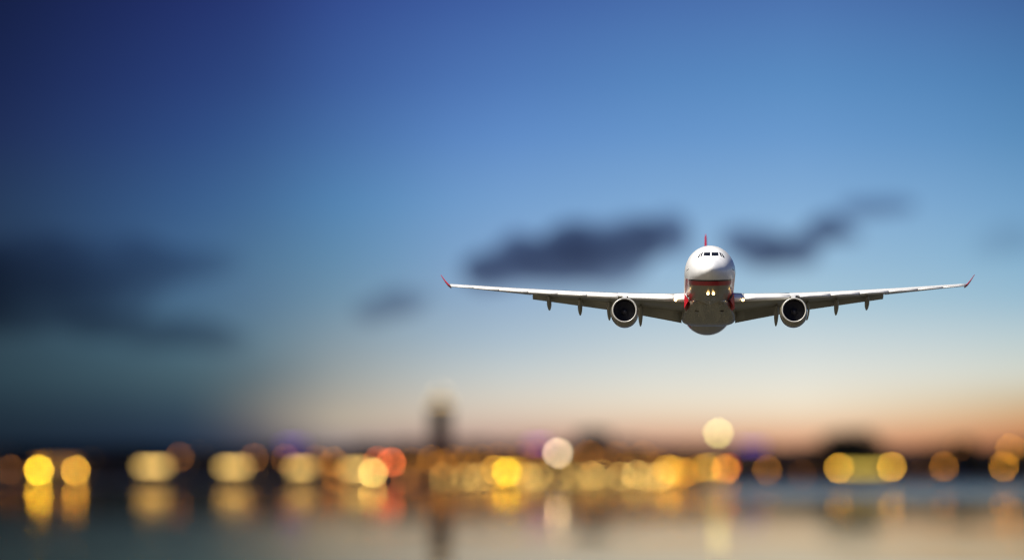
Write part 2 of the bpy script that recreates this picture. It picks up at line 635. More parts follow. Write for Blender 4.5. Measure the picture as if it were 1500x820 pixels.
# small probes and nose-gear doors
for pts in ([(58, 575), (90, 550), (92, 556), (60, 581)], [(745, 552), (778, 575), (776, 581), (743, 558)]):
    skin_patch('static_plate', Q(pts), m_seal, fus, n=2)
c2 = lambda pts: [(990 + x / 8.2, 400 + y / 8.2) for x, y in pts]
skin_patch('nose_gear_door', c2([(350, 262), (410, 266), (410, 330), (352, 326)]), m_belly, fus, n=4, off=0.03)
skin_patch('nose_gear_door', c2([(430, 266), (486, 262), (484, 326), (430, 330)]), m_belly, fus, n=4, off=0.03)


def lamp_lens(p, r, parent, ahead=Vector((0, -1, 0))):
    """A landing light: a short housing with a domed lens."""
    rr = lathe_y([(0.34, r * 0.5), (0.1, r * 1.15), (-0.02, r * 1.18), (-0.04, r * 1.0), (0.0, r * 0.98)], 20, p)
    h = ppart('landing_light', loft('landing_light', rr), m_metal, parent)
    ll = ppart('lens', loft('lens', lathe_y([(0.0, r * 0.96), (-0.06, r * 0.8), (-0.10, r * 0.45), (-0.115, r * 0.05)], 20, p)), m_beam, h)
    return h


for px in (1037.1, 1045.1):
    p, nr = on_skin(px, 429.6, 0.0)
    lamp_lens(p + Vector((0, -0.22, -0.08)), 0.15, fus)
# cabin windows and doors down both sides: too small to pick apart, one part
v, f = [], []
for s in (-1, 1):
    for i in range(62):
        y = 9.6 + i * 0.53
        if 14.4 < y < 15.6 or 28.5 < y < 29.8:
            continue
        z0 = 0.55
        for zz in (0,):
            a = len(v)
            for dy, dz in ((-0.11, -0.17), (0.11, -0.17), (0.11, 0.17), (-0.11, 0.17)):
                z = z0 + dz
                x = math.sqrt(max(0.0, 2.77**2 - z * z)) + 0.008
                v.append((s * x, y + dy, z))
            f.append((a, a + 1, a + 2, a + 3))
tag(ppart('cabin_window_panes', mesh('cabin_window_panes', v, f), m_glass, fus), kind='stuff')

# belly fairing
rings = []
FAIR = [(12.5, 1.2, -2.70, -2.2), (14, 1.75, -2.80, -1.9), (16, 2.15, -2.90, -1.7), (18, 2.42, -3.0, -1.6), (20, 2.66, -3.10, -1.5), (22, 2.86, -3.2, -1.4), (24, 3.0, -3.3, -1.3), (26, 3.04, -3.34, -1.3), (27.5, 2.98, -3.2, -1.3), (29.5, 2.7, -2.92, -1.4), (31.5, 2.2, -2.6, -1.6), (33, 1.3, -2.4, -2.0)]
for y, w, zb, zt in FAIR:
    ring = []
    zm = (zt + zb) / 2
    for j in range(40):
        a = 2 * math.pi * j / 40
        c, s = math.cos(a), math.sin(a)
        e = 2 / 3.2
        ring.append((w * math.copysign(abs(s) ** e, s), y, zm + (zt - zb) / 2 * math.copysign(abs(c) ** e, c)))
    rings.append(ring)
m_fair = mat('streaked_belly_paint', (0.25, 0.225, 0.165), 0.22, var=0.75, vscale=1.0, coat=0.4)
fn_ = m_fair.node_tree
mpn = fn_.nodes.new('ShaderNodeMapping')
mpn.inputs['Scale'].default_value = (1.7, 0.12, 0.9)
nzn = next(n for n in fn_.nodes if n.type == 'TEX_NOISE')
con = next(n for n in fn_.nodes if n.type == 'TEX_COORD')
fn_.links.new(con.outputs['Object'], mpn.inputs['Vector'])
fn_.links.new(mpn.outputs[0], nzn.inputs['Vector'])
fair = ppart('belly_fairing', loft('belly_fairing', rings), m_fair)

for s in (-1, 1):
    # ram-air scoop: a recessed dark mouth in a raised lip on the fairing's front slope
    sx, sy, sz = s * 1.35, 17.4, -2.95
    rim = [[(sx + w * math.cos(a), sy + yy, sz + 0.03 + h * math.sin(a)) for a in [2 * math.pi * j / 16 for j in range(16)]] for yy, w, h in ((1.4, 0.08, 0.05), (0.4, 0.26, 0.12), (0.0, 0.28, 0.13), (-0.03, 0.25, 0.11), (0.0, 0.22, 0.09))]
    scoop = ppart('air_scoop', loft('air_scoop', rim, cap=False), m_belly, fair)
    ppart('scoop_mouth', loft('scoop_mouth', [[(sx + w * math.cos(a), sy + yy, sz + 0.03 + h * math.sin(a)) for a in [2 * math.pi * j / 16 for j in range(16)]] for yy, w, h in ((0.02, 0.22, 0.09), (0.7, 0.18, 0.05))]), m_dark, fair)
    door_v, door_f = [], []
    for i in range(9):
        z = -0.55 + i * 0.235
        for yy in (7.75, 8.72):
            h, nr, _i, _d = bvh.find_nearest(Vector((s * 3.2, yy, z)))
            door_v.append(h + nr * 0.012)
        if i:
            b = len(door_v)
            door_f.append((b - 4, b - 3, b - 1, b - 2))
    ppart('passenger_door', mesh('passenger_door', door_v, door_f, True), m_white, fus)
for y, zt in ((9.5, 2.75), (13.2, 2.75), (11.0, -2.75)):
    d = 1 if zt > 0 else -1
    ppart('blade_aerial', loft('blade_aerial', [[(0.03, y, zt), (0, y + 0.45, zt), (-0.03, y, zt), (0, y - 0.12, zt)], [(0.012, y + 0.22, zt + d * 0.36), (0, y + 0.45, zt + d * 0.36), (-0.012, y + 0.22, zt + d * 0.36), (0, y + 0.18, zt + d * 0.36)]]), m_white, fus)

# ---- wings
LEY = [(2.0, 16.4), (2.8, 17.0), (9.6, 21.2), (19.9, 27.6), (29.2, 33.4)]
LEZ = [(2.0, -1.62), (2.8, -1.50), (9.6, -0.64), (19.9, 0.84), (29.2, 2.36)]
CH = [(2.0, 11.0), (2.8, 10.6), (9.6, 7.7), (19.9, 4.95), (29.2, 2.6)]
INC = [(2.0, R(1.6)), (9.6, R(-0.4)), (19.9, R(-3.2)), (29.2, R(-5.0))]
TC = [(2.0, 0.135), (9.6, 0.115), (29.2, 0.105)]


def yt(x, t):
    return 5 * t * (0.2969 * math.sqrt(max(x, 0)) - 0.126 * x - 0.3516 * x * x + 0.2843 * x**3 - 0.1036 * x**4)


def camber(x):
    return 0.018 * (1 - ((x - 0.45) / 0.55) ** 2) if x > 0.45 else 0.018 * (1 - ((0.45 - x) / 0.45) ** 2)


def wpt(s, x, xc, zc):
    c, i = interp(x, CH), interp(x, INC)
    y0, z0 = smooth_interp(x, LEY), smooth_interp(x, LEZ)
    return (s * x, y0 + c * (xc * math.cos(i) + zc * math.sin(i)), z0 + c * (-xc * math.sin(i) + zc * math.cos(i)))


def spans(a, b, step=1.4):
    n = max(1, round((b - a) / step))
    return [a + (b - a) * k / n for k in range(n + 1)]


XU = [0.80, 0.7, 0.6, 0.5, 0.4, 0.3, 0.22, 0.15, 0.1, 0.06, 0.03, 0.012, 0.003]
XL = [0.0, 0.003, 0.012, 0.03, 0.06, 0.1, 0.15, 0.22, 0.3, 0.4, 0.5, 0.6, 0.7, 0.80]


def main_ring(s, x):
    t = interp(x, TC)
    pts = [wpt(s, x, q, camber(q) + yt(q, t)) for q in XU] + [wpt(s, x, q, camber(q) - yt(q, t)) for q in XL]
    return pts


def slat_ring(s, x, big):
    """Front of the section, hinged nose-down and slid forward, closed by a hollow back."""
    t = interp(x, TC)
    q = big
    out = [(xx, camber(xx) + yt(xx, t)) for xx in (q, q * 0.7, q * 0.45, q * 0.25, q * 0.12, q * 0.04, q * 0.01)]
    out += [(xx, camber(xx) - yt(xx, t)) for xx in (0.0, q * 0.02, q * 0.06, q * 0.15, q * 0.3, q * 0.42)]
    x0, z0 = out[0]
    x1, z1 = out[-1]
    for k in (0.75, 0.5, 0.25):
        out.append((x1 + (x0 - x1) * (1 - k) - 0.0 * k, z1 + (z0 - z1) * (1 - k) + 0.004))
    a = R(9)
    px, pz = q, camber(q)
    res = []
    for xx, zz in out:
        dx, dz = xx - px, zz - pz
        xr, zr = px + dx * math.cos(a) + dz * math.sin(a) * -1, pz + dx * math.sin(a) + dz * math.cos(a)
        res.append(wpt(s, x, xr - 0.03, zr - 0.004))
    return res


def flap_ring(s, x, cf, hinge, drop, ang, t=0.13):
    pts = []
    for up in (1, -1):
        seq = (1.0, 0.85, 0.65, 0.45, 0.28, 0.15, 0.06, 0.015) if up == 1 else (0.0, 0.015, 0.06, 0.15, 0.28, 0.45, 0.65, 0.85)
        for q in seq:
            pts.append((q, up * yt(q, t)))
    ca, sa = math.cos(ang), math.sin(ang)
    res = []
    for q, z in pts:
        xx, zz = q * cf, z * cf
        res.append(wpt(s, x, hinge + xx * ca + zz * sa, camber(hinge) * 0.5 - drop - xx * sa + zz * ca))
    return res


def spindle(s, x, y0, z0, y1, z1, ym, zm, w, h):
    """A flap-track canoe: bent spindle from front tip to drooped tail."""
    rings = []
    n = 14
    for k in range(n + 1):
        u = k / n
        r = max(0.03, math.sin(math.pi * min(1, max(0, u)) ** 0.75) ** 0.5)
        yy = (1 - u) ** 2 * y0 + 2 * u * (1 - u) * ym + u * u * y1
        zz = (1 - u) ** 2 * z0 + 2 * u * (1 - u) * zm + u * u * z1
        rings.append([(s * x + w * r * math.sin(2 * math.pi * j / 14), yy, zz + h * r * math.cos(2 * math.pi * j / 14)) for j in range(14)])
    return loft('flap_track_fairing', rings)


for s in (-1, 1):
    xs = spans(1.6, 29.2, 0.7)
    wing = ppart('wing', loft('wing', [main_ring(s, x) for x in xs]), m_under)
    wing.data.materials.append(m_slat)
    nr = len(XU) + len(XL)
    for p in wing.data.polygons:                      # the upper skin is painted light grey
        if len(p.vertices) == 4 and all(q % nr <= len(XU) + 2 for q in p.vertices):
            p.material_index = 1
    for a, b in ((3.9, 8.95), (10.1, 13.55), (13.6, 16.88), (16.93, 20.2), (20.25, 23.55), (23.6, 26.5), (26.55, 29.1)):
        big = interp((a + b) / 2, [(4, 0.10), (10, 0.125), (20, 0.155), (29, 0.21)])
        fn = lambda x: interp(x, [(4, 0.10), (10, 0.14), (20, 0.19), (29, 0.26)])
        ppart('slat', loft('slat', [slat_ring(s, x, fn(x)) for x in spans(a, b, 1.2)]), m_slat, wing)
    # root fillet fairing in front of the inboard slat
    ppart('root_fillet', loft('root_fillet', [[(s * (2.5 + k * 0.345), p[1] - 0.55 * (1 - k / 4), p[2]) for p in slat_ring(s, 2.8 + k * 0.26, 0.115)] for k in range(5)]), m_white, wing)
    for a, b in ((3.0, 8.9), (9.0, 19.8)):
        ppart('flap', loft('flap', [flap_ring(s, x, 0.27, 0.79, 0.006, R(21)) for x in spans(a, b, 1.2)]), m_under, wing)
    ppart('aileron', loft('aileron', [flap_ring(s, x, 0.21, 0.795, 0.0, R(3), 0.10) for x in spans(19.95, 28.9, 1.2)]), m_under, wing)
    for x, drop in ((7.6, 0.75), (11.1, 0.8), (14.4, 0.8), (17.9, 0.8)):
        c = interp(x, CH)
        a0 = wpt(s, x, 0.48, -0.055)
        a1 = wpt(s, x, 1.10, -0.20)
        ppart('flap_track_fairing', spindle(s, x, a0[1], a0[2], a1[1], a1[2] - drop * 0.45, (a0[1] + a1[1]) / 2 + 0.5, a0[2] - 0.62 * drop, 0.27, 0.40), m_under, wing)
    # red wedge of the wing-root fairing ahead of the wing
    tri = [(2.74, 15.9, -1.20), (2.30, 15.6, -1.98), (2.78, 16.3, -2.80)]
    wv = [(s * x, y, z) for x, y, z in tri] + [(s * (x - 0.25), y + 2.2, z) for x, y, z in tri]
    ppart('root_wedge', mesh('root_wedge', wv, [(0, 1, 2), (3, 4, 5), (0, 1, 4, 3), (1, 2, 5, 4), (2, 0, 3, 5)]), m_red, wing)
    # winglet
    tip = Vector(wpt(s, 29.2, 0.0, 0.0))
    rings = []
    for u, dx, dz, dy, c, th in ((0, -0.05, -0.02, 0.05, 2.5, 0.10), (0.25, 0.22, 0.18, 0.55, 2.0, 0.10), (0.6, 0.62, 0.72, 1.3, 1.5, 0.09), (1.0, 1.12, 1.52, 2.3, 0.85, 0.07)):
        nx_, nz_ = -0.78, 0.62
        pts = []
        for q in (1.0, 0.75, 0.5, 0.3, 0.15, 0.05, 0.01):
            h = yt(q, th) * c
            pts.append((tip.x + s * (dx + nx_ * h), tip.y + dy + q * c, tip.z + dz + nz_ * h))
        for q in (0.0, 0.05, 0.15, 0.3, 0.5, 0.75):
            h = -yt(q, th) * c
            pts.append((tip.x + s * (dx + nx_ * h), tip.y + dy + q * c, tip.z + dz + nz_ * h))
        rings.append(pts)
    ppart('winglet', loft('winglet', rings), m_red, wing)
    lp = Vector(wpt(s, 3.72, -0.02, -0.035))
    lamp_lens(lp + Vector((0, -0.28, 0.0)), 0.17, wing)

    # ---- engine
    ex, ey, ez = s * 9.34, 16.3, -2.98
    nac = [(0.16, 1.20), (0.05, 1.25), (0.0, 1.29), (0.03, 1.34), (0.12, 1.385)]
    body_pf = [(0.12, 1.387), (0.5, 1.46), (1.1, 1.53), (1.9, 1.56), (2.9, 1.53), (3.9, 1.44), (4.7, 1.32), (4.72, 1.22), (4.2, 1.25)]
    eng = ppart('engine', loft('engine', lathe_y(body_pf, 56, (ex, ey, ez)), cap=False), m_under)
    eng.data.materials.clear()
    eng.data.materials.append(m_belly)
    ppart('intake_lip', loft('intake_lip', lathe_y(nac, 56, (ex, ey, ez)), cap=False), m_metal, eng)
    ppart('intake_lining', loft('intake_lining', lathe_y([(0.16, 1.2), (0.6, 1.19), (1.3, 1.22), (1.75, 1.22), (1.76, 0.05)], 48, (ex, ey, ez)), cap=False), m_dark, eng)
    v, f = [], []
    for k in range(26):
        a = 2 * math.pi * k / 26
        base = len(v)
        for rr, tw, wd in ((0.36, R(35), 0.14), (0.8, R(55), 0.15), (1.19, R(66), 0.16)):
            for d in (-1, 1):
                da = d * wd * math.sin(tw) / rr
                v.append((ex + rr * math.sin(a + da), ey + 1.42 + d * wd * math.cos(tw), ez + rr * math.cos(a + da)))
        f += [(base, base + 1, base + 3, base + 2), (base + 2, base + 3, base + 5, base + 4)]
    tag(ppart('fan_blades', mesh('fan_blades', v, f, True, False), m_fan, eng), kind='stuff')
    ppart('spinner', loft('spinner', lathe_y([(0.72, 0.02), (0.8, 0.12), (1.0, 0.24), (1.25, 0.34), (1.5, 0.37)], 24, (ex, ey, ez))), m_fan, eng)
    ppart('exhaust_nozzle', loft('exhaust_nozzle', lathe_y([(4.0, 0.95), (4.8, 0.88), (6.0, 0.62), (5.9, 0.55), (6.9, 0.06)], 32, (ex, ey, ez))), m_exh, eng)
    # pylon: swept box between nacelle crown and wing
    prof = [(ey + 1.2, ez + 1.56), (ey + 2.6, ez + 1.95), (ey + 4.6, ez + 2.28), (ey + 9.2, ez + 1.75), (ey + 6.5, ez + 0.9), (ey + 4.5, ez + 1.2), (ey + 2.5, ez + 1.5)]
    v = [(ex + d * (0.10 if k == 0 else 0.24), y, z) for d in (-1, 1) for k, (y, z) in enumerate(prof)]
    n = len(prof)
    f = [tuple(range(n)), tuple(range(n, 2 * n))] + [(k, (k + 1) % n, n + (k + 1) % n, n + k) for k in range(n)]
    ppart('pylon', mesh('pylon', v, f), m_white, eng)

# ---- tail
fin_r = []
for z, y0, c in ((2.3, 46.2, 9.2), (4.0, 47.9, 8.0), (7.5, 51.3, 5.6), (11.3, 54.9, 3.3), (11.72, 55.5, 2.4)):
    th = 0.075 if z < 11.5 else 0.03
    pts = [(yt(q, th) * c, y0 + q * c * 0.72 / 0.72, z) for q in (0.7, 0.5, 0.3, 0.15, 0.06, 0.015)] + [(-yt(q, th) * c, y0 + q * c, z) for q in (0.0, 0.015, 0.06, 0.15, 0.3, 0.5, 0.7)]
    fin_r.append(pts)
fin = ppart('tail_fin', loft('tail_fin', fin_r), m_red)
rud = []
for z, y0, c in ((2.7, 46.6, 8.9), (4.0, 47.9, 8.0), (7.5, 51.3, 5.6), (11.2, 54.9, 3.3)):
    rud.append([(yt(q, 0.075) * c, y0 + q * c, z) for q in (1.0, 0.85, 0.71)] + [(-yt(q, 0.075) * c, y0 + q * c, z) for q in (0.71, 0.85)])
ppart('rudder', loft('rudder', rud), m_red, fin)
for s in (-1, 1):
    st = []
    for x, y0, z, c in ((0.6, 49.6, 1.75, 5.6), (9.6, 55.2, 2.6, 2.2)):
        st.append([(s * x, y0 + q * c, z + yt(q, 0.10) * c) for q in (1.0, 0.7, 0.4, 0.2, 0.06, 0.01)] + [(s * x, y0 + q * c, z - yt(q, 0.10) * c) for q in (0.0, 0.01, 0.06, 0.2, 0.4, 0.7)])
    ppart('tailplane', loft('tailplane', st), m_under)

# ------------------------------------------------------------------ lamps of the city
BLUR = 44.0
LAMP_D = 4.2                                          # lamp globe, photograph pixels across
HUES = {
    'bright yellow': (1.00, 0.60, 0.03), 'gold': (0.58, 0.29, 0.028), 'orange': (0.42, 0.17, 0.015), 'amber': (0.17, 0.062, 0.008),
    'pale': (0.31, 0.195, 0.05), 'cream': (0.62, 0.46, 0.28), 'red': (0.62, 0.11, 0.03), 'brown': (0.075, 0.026, 0.006), 'lime': (0.50, 0.46, 0.15), 'warm': (0.60, 0.40, 0.10),
}
m_pole = mat('dark_painted_steel', (0.03, 0.03, 0.033), 0.5, 0.6)
globe_me, lamp_mats = {}, {}
gl_prof = [(-1.0, 0.05), (-0.95, 0.32), (-0.8, 0.6), (-0.55, 0.84), (-0.2, 0.98), (0.15, 0.99), (0.5, 0.87), (0.78, 0.62), (0.95, 0.3), (1.0, 0.05)]


def street_lamp(name, px, py, hue, label, cat='street lamp', group=None, y=SHORE + 8, k=1.0, d=LAMP_D, gz=3.15):
    k *= {'pale': 0.68, 'amber': 0.78, 'gold': 0.85, 'lime': 0.72}.get(hue, 1.0)
    p = at(px, py, y)
    rad = d / 2 * y / F_PX
    key = (hue, round(k, 2), d)
    if key not in globe_me:
        me = loft('lamp_globe', lathe_z(gl_prof, 14))
        e = [c * k * (BLUR / d) ** 2 for c in HUES[hue]]
        mx = max(e)
        me.materials.append(glow('lamp_glow_' + hue.replace(' ', '_'), [c / mx for c in e], mx))
        globe_me[key] = me
    if p.z - rad < gz + 0.6:
        gz = p.z - rad - 0.6
    lamp = empty(name, (p.x, p.y, gz), label, cat, group)
    h = p.z - gz
    link('pole', loft('pole', lathe_z([(0, 0.5), (0.4, 0.45), (0.45, 0.22), (h - rad * 0.9, 0.16), (h - rad * 0.85, 0.6), (h - rad * 0.75, 0.62)], 10)), m_pole, lamp)
    g = link('lamp_globe', globe_me[key], None, lamp)
    g.location = (0, 0, h)
    g.scale = (rad, rad, rad)
    cap = link('lamp_cap', cap_me, m_pole, lamp)
    cap.location = (0, 0, h + rad * 0.93)
    cap.scale = (rad, rad, rad)
    return lamp


cap_me = loft('lamp_cap', lathe_z([(0, 0.42), (0.1, 0.4), (0.22, 0.15), (0.4, 0.04)], 12))

PAIR = 'bright yellow lamps in a pair at the far left'
street_lamp('street_lamp', 57, 688, 'bright yellow', 'bright yellow lamp at the far left of the waterfront, left of the close pair', group=PAIR, k=1.15)
street_lamp('street_lamp', 111, 688.6, 'gold', 'bright yellow lamp at the far left of the waterfront, right of the close pair', group=PAIR, k=1.25)
street_lamp('street_lamp', 15, 687, 'brown', 'faint brown lamp at the very left edge of the waterfront')
PAV = 'dim reddish lamps above the lit pavilions'
street_lamp('street_lamp', 263, 669, 'brown', 'dim reddish lamp above the right end of the leftmost lit pavilion', group=PAV, y=SHORE + 45)
street_lamp('street_lamp', 372, 670, 'brown', 'dim reddish lamp above the right end of the second lit pavilion from the left', group=PAV, y=SHORE + 45)
street_lamp('street_lamp', 418, 671.5, 'brown', 'dim reddish lamp above the left end of the third lit pavilion from the left', group=PAV, y=SHORE + 45)
street_lamp('street_lamp', 464.5, 673, 'brown', 'dim reddish lamp above the right end of the third lit pavilion from the left', group=PAV, y=SHORE + 45)
street_lamp('street_lamp', 488, 676, 'amber', 'upper one of two amber lamps between the third and fourth lit pavilions', k=1.1, y=SHORE + 30)
street_lamp('street_lamp', 492, 699.5, 'amber', 'lower one of two amber lamps between the third and fourth lit pavilions', k=0.9)
street_lamp('street_lamp', 546, 692, 'warm', 'bright pale yellow lamp at the right end of the fourth lit pavilion', k=1.0, y=SHORE + 5)
street_lamp('street_lamp', 573, 676.6, 'red', 'strong red-orange lamp just right of the fourth lit pavilion', k=0.75, y=SHORE + 30)
street_lamp('street_lamp', 553, 675, 'red', 'dimmer red lamp above the fourth lit pavilion, beside the strong red-orange lamp', k=0.35, y=SHORE + 30)
street_lamp('street_lamp', 594, 700, 'brown', 'faint brown lamp low at the water to the left of the tower')
ORD = ['first', 'second', 'third', 'fourth', 'fifth', 'sixth', 'seventh', 'eighth', 'ninth', 'tenth', 'eleventh', 'twelfth', 'thirteenth', 'fourteenth', 'fifteenth', 'sixteenth', 'seventeenth', 'eighteenth', 'nineteenth', 'twentieth', 'twenty-first', 'twenty-second']
UP = 'dim amber lamps along the upper street'
for i, (x, y, k) in enumerate(((604, 676, 0.5), (631.5, 673, 0.9), (648, 679, 0.8), (664, 672, 0.55), (681, 674, 0.6), (706, 672, 0.5), (732, 668, 0.5), (766, 666, 0.4), (788, 665, 0.5), (862, 665.5, 1.1), (903, 667, 0.75), (942, 666, 0.6))):
    street_lamp('street_lamp', x, y, 'amber', ORD[i] + ' dim amber lamp of the upper street, counted rightwards from just left of the tower', group=UP, y=SHORE + 40, k=k * 0.8)
MID = 'faint amber lamps of the street between quay and upper street'
for i, (x, y, k) in enumerate(((612, 690, 0.5), (628, 684, 0.5), (656, 687, 0.6), (672, 683, 0.4), (698, 684, 0.5), (712, 687, 0.4), (776, 682, 0.5), (806, 684, 0.55), (846, 681, 0.5), (873, 684, 0.5), (893, 680, 0.4), (916, 684, 0.5), (953, 682, 0.55), (966, 678, 0.5), (1018, 686, 0.8))):
    street_lamp('street_lamp', x, y, 'amber', ORD[i] + ' faint amber lamp of the middle street, counted rightwards from left of the tower', group=MID, y=SHORE + 28, k=k * 0.6)
ROW = 'pale yellow lamps low along the quay'
for i, (x, y, k) in enumerate(((649, 698, 0.55), (682, 698, 0.7), (699, 699, 0.7), (714, 697, 0.45), (772, 698, 0.9), (788, 698, 1.1), (826, 697, 0.65), (843, 697, 0.6), (867, 697, 1.15), (881, 695, 0.6), (909, 697.5, 0.95), (932, 695, 1.45), (951, 698, 0.7), (968, 697, 1.3))):
    street_lamp('quay_lamp', x, y, 'pale', ORD[i] + ' pale yellow lamp in the low row on the quay, counted from the tower rightwards', 'quay lamp', ROW, y=SHORE + 2.2, k=k)
GL = 'bright golden lamps bunched right of the tower'
street_lamp('street_lamp', 726, 688, 'gold', 'left one of three golden lamps bunched right of the tower', group=GL, y=SHORE + 14, k=0.6)
street_lamp('street_lamp', 742, 690, 'bright yellow', 'middle and brightest of three golden lamps bunched right of the tower', group=GL, y=SHORE + 12, k=0.7)
street_lamp('street_lamp', 756, 689, 'gold', 'right one of three golden lamps bunched right of the tower', group=GL, y=SHORE + 14, k=0.55)
street_lamp('floodlight_mast', 817, 663, 'cream', 'pale cream floodlight on a tall mast above the quay lamps, left of the airplane', 'floodlight', y=SHORE + 24, k=1.0, d=7)
street_lamp('floodlight_mast', 1052, 634, 'lime', 'pale green-yellow floodlight high on a mast below the airplane', 'floodlight', y=SHORE + 24, k=1.0, d=7)
RG = 'orange lamps clustered below the tall floodlight'
street_lamp('street_lamp', 978, 687, 'gold', 'golden lamp at the left of the cluster below and left of the high floodlight', group=RG, y=SHORE + 12, k=0.8)
street_lamp('street_lamp', 989, 689, 'gold', 'golden lamp second from the left in the cluster left of the high floodlight', group=RG, y=SHORE + 14, k=0.5)
street_lamp('street_lamp', 1002, 692, 'orange', 'orange lamp low in the middle of the cluster left of the high floodlight', group=RG, y=SHORE + 10, k=0.7)
street_lamp('street_lamp', 1034, 685, 'gold', 'golden lamp standing just left below the high floodlight', group=RG, y=SHORE + 12, k=0.55)
street_lamp('street_lamp', 1046, 683, 'pale', 'pale yellow lamp standing right under the high floodlight', group=RG, y=SHORE + 20, k=0.5)
street_lamp('street_lamp', 1062, 688, 'orange', 'orange lamp at the right end of the cluster below the high floodlight', group=RG, y=SHORE + 14, k=0.9)
street_lamp('street_lamp', 1066, 684, 'red', 'red lamp behind the right end of the cluster below the high floodlight', group=RG, y=SHORE + 22, k=0.3)
street_lamp('street_lamp', 1124, 687.5, 'amber', 'lone dim amber lamp to the right of the purple lit building', k=0.95)
street_lamp('street_lamp', 1175, 694, 'brown', 'very faint brown lamp left of the long olive lit shed', k=0.4)
street_lamp('street_lamp', 1229, 685, 'gold', 'golden lamp at the left end of the long olive lit shed', k=0.8)
street_lamp('street_lamp', 1306, 683.5, 'gold', 'golden lamp at the right end of the long olive lit shed', k=0.95)
street_lamp('street_lamp', 1346, 695, 'brown', 'very faint brown lamp right of the long olive lit shed', k=0.25)
street_lamp('street_lamp', 1382.5, 683, 'amber', 'dim amber lamp in front of the dark tree at the right', k=1.3)
street_lamp('street_lamp', 1403, 655, 'brown', 'faint brown lamp high among the dark trees at the right', k=0.3, y=SHORE + 30)
street_lamp('street_lamp', 1470, 683, 'orange', 'lower one of two orange lamps at the right edge', k=0.6)
street_lamp('street_lamp', 1480, 657, 'orange', 'upper one of two orange lamps at the right edge', k=0.42, y=SHORE + 20)

# ------------------------------------------------------------------ pavilions with a lit gallery
m_roof = mat('dark_slate_roof', (0.035, 0.035, 0.04), 0.8, var=0.3, vscale=0.5)
m_pav = mat('painted_timber_wall', (0.10, 0.085, 0.07), 0.8, var=0.2, vscale=0.4)
m_winlit = glow('lit_gallery_window', (1.0, 0.62, 0.17), 5.0)
m_windim = glow('dim_gallery_window', (1.0, 0.72, 0.12), 1.7)
m_winlow = glow('faint_gallery_window', (1.0, 0.55, 0.22), 0.35)


def pavilion(name, px, w, py, label, cat, group, m_lit, panes=6, hpx=6.0):
    y = SHORE + 16
    c = at(px, py, y)
    hw = w * M_PX / 2
    wh = hpx * M_PX / 2
    root = empty(name, (c.x, y, 3.1), label, cat, group)
    z0, z1 = c.z - 3.1 - wh, c.z - 3.1 + wh
    link('wall', box('wall', -hw - 1.2, hw + 1.2, 0.0, 14, -0.6, z0 - 0.15), m_pav, root)
    link('upper_wall', box('upper_wall', -hw - 1.2, hw + 1.2, 0.3, 14, z1 + 0.1, z1 + 1.0), m_pav, root)
    link('gallery_wall', box('gallery_wall', -hw - 1.0, hw + 1.0, 0.8, 13.6, z0 - 0.15, z1 + 0.1), m_pav, root)
    v = [(-hw - 2.2, -1.6, z1 + 1.0), (hw + 2.2, -1.6, z1 + 1.0), (hw + 2.2, 15.5, z1 + 1.0), (-hw - 2.2, 15.5, z1 + 1.0), (-hw + 1.5, 6.9, z1 + 3.6), (hw - 1.5, 6.9, z1 + 3.6)]
    link('roof', mesh('roof', v, [(0, 1, 5, 4), (1, 2, 5), (2, 3, 4, 5), (3, 0, 4), (3, 2, 1, 0)]), m_roof, root)
    pw = 2 * hw / panes
    me = box('window', -pw / 2 + 0.12, pw / 2 - 0.12, 0.0, 0.3, -wh, wh)
    for i in range(panes):
        o = link('window', me, m_lit, root)
        o.location = (-hw + (i + 0.5) * pw, 0.35, (z0 + z1) / 2)
    pm = box('door', -1.0, 1.0, -0.08, 0.1, -0.5, 2.4)
    link('door', pm, m_pole, root)
    return root


PG = 'lit pavilions standing in a row on the left waterfront'
pavilion('waterfront_pavilion', 223.7, 40, 682.7, 'long pavilion with a pale yellow lit gallery, leftmost of the four on the waterfront', 'pavilion', PG, m_winlit)
pavilion('waterfront_pavilion', 341.5, 37, 683.5, 'pavilion with a pale yellow lit gallery, second from the left of the four', 'pavilion', PG, m_winlit)
pavilion('waterfront_pavilion', 440.6, 28, 685, 'shorter pavilion with a yellow lit gallery, third from the left of the four', 'pavilion', PG, m_winlit, 4)
pavilion('waterfront_pavilion', 522, 30, 686.5, 'pavilion with a yellow lit gallery beside the red lamp, rightmost of the four', 'pavilion', PG, m_winlit, 4)
pavilion('waterfront_shed', 1265, 62, 686.5, 'long low shed with a dim olive-yellow lit front between two golden lamps', 'shed', None, m_windim, 8, 7.0)
pavilion('waterfront_shed', 84, 62, 679, 'long faintly lit shed behind the close pair of bright yellow lamps', 'shed', None, m_winlow, 8, 7.0)

# ------------------------------------------------------------------ city buildings
m_facades = [mat('dark_brown_brick', (0.07, 0.05, 0.042), 0.85, var=0.25, vscale=0.3), mat('dark_grey_render', (0.065, 0.065, 0.07), 0.85, var=0.25, vscale=0.3),
             mat('dark_red_brick', (0.085, 0.045, 0.04), 0.85, var=0.25, vscale=0.3), mat('navy_cladding', (0.03, 0.04, 0.085), 0.5, var=0.2, vscale=0.3)]
m_win = mat('dark_window_glass', (0.02, 0.022, 0.028), 0.15)
m_room = glow('lit_room_window', (1.0, 0.55, 0.16), 0.7)
m_purple = glow('purple_lit_panel', (0.36, 0.16, 1.0), 0.8)
m_magenta = glow('magenta_lit_panel', (0.75, 0.12, 0.85), 1.1)
win_me = box('window', -1.3, 1.3, -0.12, 0.1, -1.0, 1.0)
win_lit = win_me.copy()
win_me.materials.append(m_win)
win_lit.materials.append(m_room)


